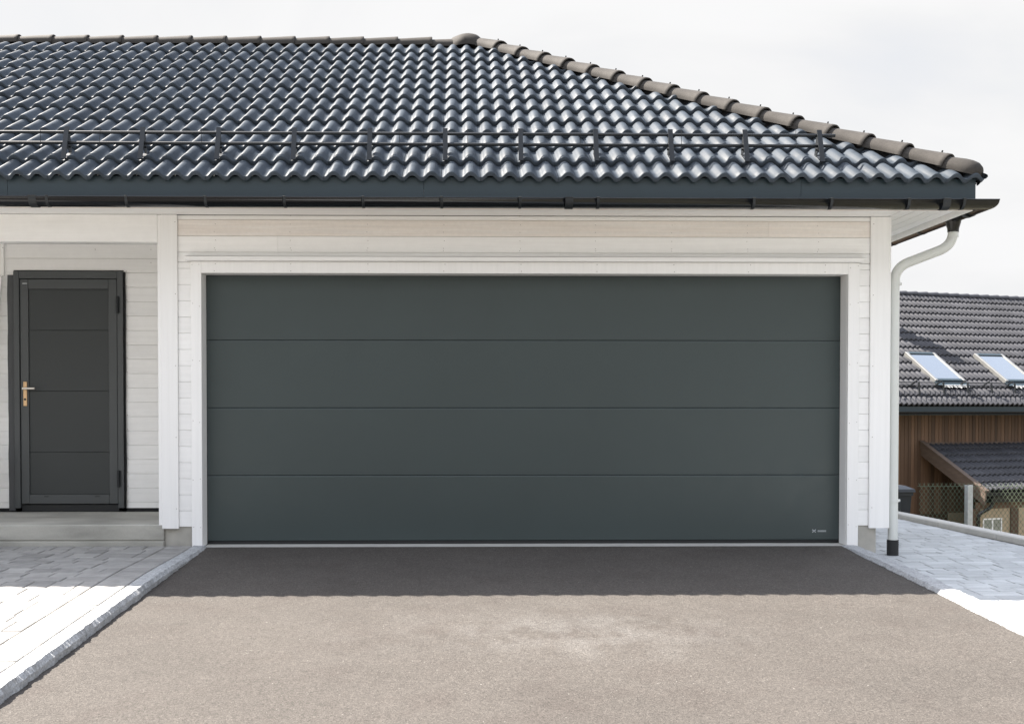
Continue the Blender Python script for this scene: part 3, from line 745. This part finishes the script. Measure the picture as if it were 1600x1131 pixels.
fe = thing('chain_link_fence', 'low green wire chain-link fence on a steel post behind the retaining wall', 'fence', (4.93, 2.9, -.95))
po = MB()
po.box(-.032, .032, -.003, .003, 0, 1.225, .001); po.box(-.032, -.027, .0035, .05, 0, 1.225, .001); po.box(.027, .032, .0035, .05, 0, 1.225, .001)
po = po.build('post', M['galv'], fe); po.location = (.520, -.055, 0); po.rotation_euler = (0, 0, R(14))
for k in range(1, 3): dup(po, (.52 + 2.0 * k, -.055, 0))
fm = MB(); fw_, fh, z1, z0 = .0475, .066, 1.222, .12
nc = int(4.6 / fw_); nrw = int((z1 - z0) / (fh / 2))
for c in range(nc):                                    # zig-zag wires hooked into each other
    p = []
    for r_ in range(nrw + 1): p.append((c * fw_ + (fw_ * .52 if r_ % 2 else -.02 * fw_), -.004 if r_ % 2 else .004, z1 - r_ * fh / 2))
    q = [(x_ + (.0 if i % 2 else fw_), y_, z_) for i, (x_, y_, z_) in enumerate(p)]
    fm.tube(p, .0024, 4, False)
    p2 = [(c * fw_ + (fw_ * .48 if r_ % 2 else fw_ * 1.02), .004 if r_ % 2 else -.004, z1 - r_ * fh / 2) for r_ in range(nrw + 1)]
    fm.tube(p2, .0024, 4, False)
    fm.bar((c * fw_, 0, z1), (c * fw_ + .012, 0, z1 + .020), .003, .003); fm.bar((c * fw_ + .004, 0, z1), (c * fw_ - .012, 0, z1 + .020), .003, .003)
fm.tube([(-.02, .006, z1 - .012), (4.7, .006, z1 - .012)], .0025, 5)
fm.build('wire_mesh', M['wire'], fe)

wb = thing('wheelie_bin', 'dark grey wheelie bin with closed lid behind the low wall', 'bin', (5.075, 4.45, -.96))
body = MB(); 
def taper(mb, z0, z1, a, b, c_, d2, tone=0, mat=0):
    v = [(-a, -b, z0), (a, -b, z0), (a, b, z0), (-a, b, z0), (-c_, -d2, z1), (c_, -d2, z1), (c_, d2, z1), (-c_, d2, z1)]
    mb.add(v, [[0, 3, 2, 1], [4, 5, 6, 7]] + [[k, (k + 1) % 4, 4 + (k + 1) % 4, 4 + k] for k in range(4)], tone, mat)
taper(body, .03, 1.02, .23, .27, .285, .34); taper(body, 1.021, 1.065, .30, .355, .30, .355)
body.box(-.16, .16, -.36, -.31, .72, .96, .02); body.box(.19, .21, -.325, -.30, .1, 1.0, .004); body.box(-.21, -.19, -.325, -.30, .1, 1.0, .004)
body.build('bin_body', M['bin'], wb)
lid = MB(); taper(lid, 1.066, 1.10, .32, .38, .31, .37); taper(lid, 1.1005, 1.135, .31, .37, .24, .28); lid.tube([(-.25, .40, 1.10), (.25, .40, 1.10)], .016, 8); lid.build('lid', M['bin'], wb)
for sx in (-1, 1):
    wh = MB(); wh.tube([(sx * .235, .28, .10), (sx * .285, .28, .10)], .10, 16); wh.build('wheel', M['rubber'], wb)

# ------------------------------------------------------------------ the brown neighbour house
NP = R(35); NT = math.tan(NP); NG = -2.75
nb = thing('neighbour_house', 'brown timber house with two skylights in its dark tiled roof, beyond the wire fence', 'house', (11.66, 16.5, 0), R(19))
NX0, NX1, NRY, NZ0 = -3.2, 11.0, 4.46, 1.155
nw = MB()
x = NX0 + .5
nk = 0
while x < NX1 - .4:                                    # vertical boards of uneven width and tone
    wd = random.choice([.085, .10, .115]); t_ = random.gauss(-.15, .35)
    if random.random() < .14: t_ = rnd(.7, 1.0)
    nw.box(x, x + wd - .008, .545 + rnd(0, .008), .575, NG + 1.35, .98, .003, max(-1, min(1, t_))); x += wd
nw.box(NX0 + .5, NX1 - .4, .576, 8.3, NG, .98, 0, -.9)
nw.prism([(.6, .98), (8.3, .98), (NRY, .98 + (NRY - .6) * NT)], NX0 + .45, NX0 + .5, 'x', -.2); nw.prism([(.6, .98), (8.3, .98), (NRY, .98 + (NRY - .6) * NT)], NX1 - .4, NX1 - .35, 'x', -.2)
nw.build('wall', M['cedar'], nb)
cw = MB(); cw.box(.30, NX1 - .5, .535, .5445, NG, -1.40); cw.build('plinth', M['cream'], nb)
nr = MB(); sky_holes = [(.0, .92), (2.19, 3.13)]
tile_field(nr, (0, 0, NZ0), (1, 0, 0), (0, 1, 0), NX1 - NX0, 15, .363, .150, NP, ns=6, u_from=NX0, amp=.058, lift=.046, th=.044, jit=.002)
nroof = nr.mesh('roof', [M['tile_far']], cuts=[((0, NRY, 0), (0, 1, 0))])
nr2 = MB(); tile_field(nr2, (0, 2 * NRY, NZ0), (-1, 0, 0), (0, -1, 0), NX1 - NX0, 15, .363, .150, NP, ns=4, u_from=-NX1, amp=.045, lift=.032, th=.030)
nroof2 = nr2.mesh('roof', [M['tile_far']], cuts=[((0, NRY, 0), (0, -1, 0))])
b2 = bmesh.new(); b2.from_mesh(nroof); b2.from_mesh(nroof2)
nm = bpy.data.meshes.new('roof'); b2.to_mesh(nm); b2.free(); nm.materials.append(M['tile_far'])
nro = bpy.data.objects.new('roof', nm); col.objects.link(nro); nro.parent = nb
ndk = MB(); ndk.prism([(.04, NZ0 - .01), (2 * NRY - .04, NZ0 - .01), (NRY, NZ0 - .015 + (NRY) * NT)], NX0 + .02, NX1 - .02, 'x'); ndk.build('roof_deck', M['dark_gap'], nro)
nt_ = barrel(.10, .122, .40, n=10).build('ridge_tile', [M['tile_far'], M['steel_black']], nro); k = 0; x = NX1 - .1
while x > NX0:
    q = nt_ if k == 0 else dup(nt_); q.location = (x - .37, NRY, NZ0 + NRY * NT + .015); q.rotation_euler = (R(1.9), 0, R(-90)); x -= .3685; k += 1
ch = MB(); ch.box(-.30, .16, 3.28, 3.70, 3.3, 5.02, .01); ch.box(-.35, .21, 3.23, 3.75, 5.021, 5.09, .01); ch.build('chimney', M['chimney'], nro)
nf = MB(); nf.box(NX0, NX1, .035, .06, .95, 1.15, .002); nf.box(NX0, NX1, .061, .54, .981, .995); nf.box(NX0, NX1, 8.31, 8.87, .981, .995); nf.box(NX0, NX1, 8.86, 8.885, .95, 1.15)
nf.build('fascia', M['fascia'], nb)
ngt = MB(); pr_ = [(-.005 - .055 - .055 * math.cos(math.pi * k / 10) + .035, -.055 * math.sin(math.pi * k / 10) + 1.03) for k in range(11)] + [(.02, 1.025), (-.07, 1.025)]
ngt.prism([(-p[0] * 1.0 - .05 if False else p[0], p[1]) for p in pr_], NX0, NX1, 'x'); ngt = ngt.build('gutter', M['gutter'], nb)
# skylights
def on_roof(x, s, h): return Vector((x, s * math.cos(NP) - h * math.sin(NP), NZ0 + s * math.sin(NP) + h * math.cos(NP)))
ex, es, eh = Vector((1, 0, 0)), Vector((0, math.cos(NP), math.sin(NP))), Vector((0, -math.sin(NP), math.cos(NP)))
for i, (x0, x1) in enumerate(sky_holes):
    s0, s1 = .89, 2.16
    m4 = Matrix(((1, 0, 0, 0), (0, es.y, eh.y, 0), (0, es.z, eh.z, NZ0), (0, 0, 0, 1)))
    fr = MB(); fr.mat4 = m4
    fr.box(x0, x0 + .075, s0, s1, .02, .150, .008); fr.box(x1 - .075, x1, s0, s1, .02, .150, .008)
    fr.box(x0 + .076, x1 - .076, s1 - .085, s1, .02, .153, .008, 0, 1); fr.box(x0 + .076, x1 - .076, s0, s0 + .09, .02, .146, .008, 0, 1)
    fr.box(x0 - .03, x1 + .03, s0 - .16, s0 - .001, .085, .115, .004, 0, 1)
    fo = fr.build('skylight', [M['frame_grey'], M['fascia']], nb)
    gl = MB(); gl.mat4 = m4; gl.box(x0 + .0755, x1 - .0755, s0 + .0905, s1 - .0855, .06, .130); gl.build('pane', M['glass'], fo)
    fl = MB(); fl.mat4 = m4                            # crumpled pale apron below the window
    n = 40; v = []
    for k in range(n + 1):
        xa = x0 + .08 + (x1 - x0 - .12) * k / n; e_ = s0 - .20 - .07 * max(0, .5 + noise.noise((k * .45, i * 5.0, 2)) * 1.6)
        hh = .108 + .012 * noise.noise((k * .9, i * 3.0, 7))
        v += [(xa, e_, hh), (xa, s0 - .165, hh + .012), (xa, s0 - .165, hh + .008), (xa, e_, hh - .004)]
    fl.add(v, [[k * 4 + q, k * 4 + (q + 1) % 4, (k + 1) * 4 + (q + 1) % 4, (k + 1) * 4 + q] for k in range(n) for q in range(4)] + [[0, 1, 2, 3], [n * 4 + q for q in range(4)]])
    fl.build('apron', M['apron'], fo)
# snow guard on the neighbour's roof
ng_ = MB()
for h in (.24, .15): ng_.tube([on_roof(NX0 + .1, .64, h), on_roof(NX1 - .1, .64, h)], .011, 6)
ng_ = ng_.build('snow_guard', M['steel_black'], nb)
b_ = MB(); b_.bar(on_roof(0, .60, .05) - on_roof(0, .83, 0), on_roof(0, .80, .27) - on_roof(0, .83, 0), .04, .025, up=(0, -1, 0)); b_.bar(on_roof(0, .98, .05) - on_roof(0, .83, 0), on_roof(0, .86, .27) - on_roof(0, .83, 0), .04, .025, up=(0, -1, 0))
b_ = b_.build('bracket', M['steel_black'], ng_)
x = -3.0; k = 0
while x < NX1 - .2:
    q = b_ if k == 0 else dup(b_); q.location = on_roof(x + .02, .64, 0); x += .73; k += 1
# porch roof on the front
PX0, PX1, PY0, PY1, PZ0, PZ1 = -.50, 6.5, -1.36, .54, -.735, .235
pp = math.atan2(PZ1 - PZ0, PY1 - PY0); pgl = math.hypot(PZ1 - PZ0, PY1 - PY0)
pr2 = MB(); tile_field(pr2, (0, PY0, PZ0), (1, 0, 0), (0, 1, 0), PX1 - PX0, 7, pgl / 6.9, .150, pp, ns=6, u_from=PX0, amp=.056, lift=.042, th=.040)
pm = pr2.build('porch_roof', M['tile_far'], nb, cuts=[((0, PY1, 0), (0, 1, 0))])
pdk = MB(); pdk.prism([(PY0 + .05, PZ0 - .02), (PY1, PZ1 - .03), (PY1, PZ1 - .16), (PY0 + .05, PZ0 - .15)], PX0 + .01, PX1 - .02, 'x'); pdk.build('roof_deck', M['dark_gap'], pm)
ps = MB(); ps.box(PX0 - .05, PX1, .50, .5440, .24, .30, .003); ps.build('flashing_board', M['barge'], nb)
bb = MB(); bb.prism([(PY0 - .08, PZ0 + .03 - .035), (PY1 + .0, PZ1 + .075), (PY1 + .0, PZ1 - .10), (PY0 - .08, PZ0 - .17)], PX0 - .055, PX0 - .015, 'x')
bb.prism([(PY0 - .09, PZ0 + .035), (PY1, PZ1 + .115), (PY1, PZ1 + .078), (PY0 - .09, PZ0 - .001)], PX0 - .075, PX0 + .05, 'x')
bb.prism([(PY0 - .04, PZ0 - .16), (PY1, PZ1 - .095), (PY1, PZ1 - .24), (PY0 - .04, PZ0 - .30)], PX0 - .035, PX0 - .005, 'x')
bb.build('bargeboard', M['barge'], nb)
pg = MB(); pg.box(PX0, PX1, PY0 + .02, PY0 + .045, -.98, -.755, .002); pg.prism([(PY0 - .04 - .055 * math.cos(math.pi * k / 10), -.80 - .055 * math.sin(math.pi * k / 10)) for k in range(11)], PX0 - .02, PX1, 'x')
pg = pg.build('porch_gutter', M['gutter'], nb)
pd = MB(); pd.tube(bend([(-.30, PY0 - .04, -.85), (-.30, PY0 - .03, -1.06), (-.56, -1.25, -1.25), (-.56, -1.25, NG)], .09), .04, 12); pd.build('porch_downpipe', M['gutter'], pg)
cwl = MB(); cwl.box(PX0 + .02, PX1 - .2, -1.2, -1.1, NG, -1.13); cwl.build('porch_wall', M['cream'], nb)
bt_ = MB(); bt_.box(PX0 + .02, PX1 - .2, -1.215, -1.08, -1.1295, -.985, .003); bt_.build('porch_beam', M['cedar'], nb)
for (x0, x1) in ((-.70, -.485), (.40, .62), (2.6, 2.8)):
    q = MB(); q.box(x0, x1, -1.24, -1.201 if x0 > -.5 else -1.0, NG, -1.131, .004, -.7); q.build('porch_post', M['cedar'], nb)
wn_ = MB(); wx0, wx1, wz0, wz1 = -.385, .165, -1.66, -1.345
wn_.box(wx0, wx1, -1.215, -1.2005, wz1 - .03, wz1); wn_.box(wx0, wx1, -1.215, -1.2005, wz0, wz0 + .03); wn_.box(wx0, wx0 + .03, -1.215, -1.2005, wz0 + .031, wz1 - .031); wn_.box(wx1 - .03, wx1, -1.215, -1.2005, wz0 + .031, wz1 - .031); wn_.box(-.13, -.09, -1.215, -1.2005, wz0 + .031, wz1 - .031)
wn_ = wn_.build('window', M['paint'], nb)
for (x0, x1) in ((wx0 + .031, -.131), (-.089, wx1 - .031)):
    q = MB(); q.box(x0, x1, -1.208, -1.203, wz0 + .031, wz1 - .031); q.build('pane', M['glass'], wn_)
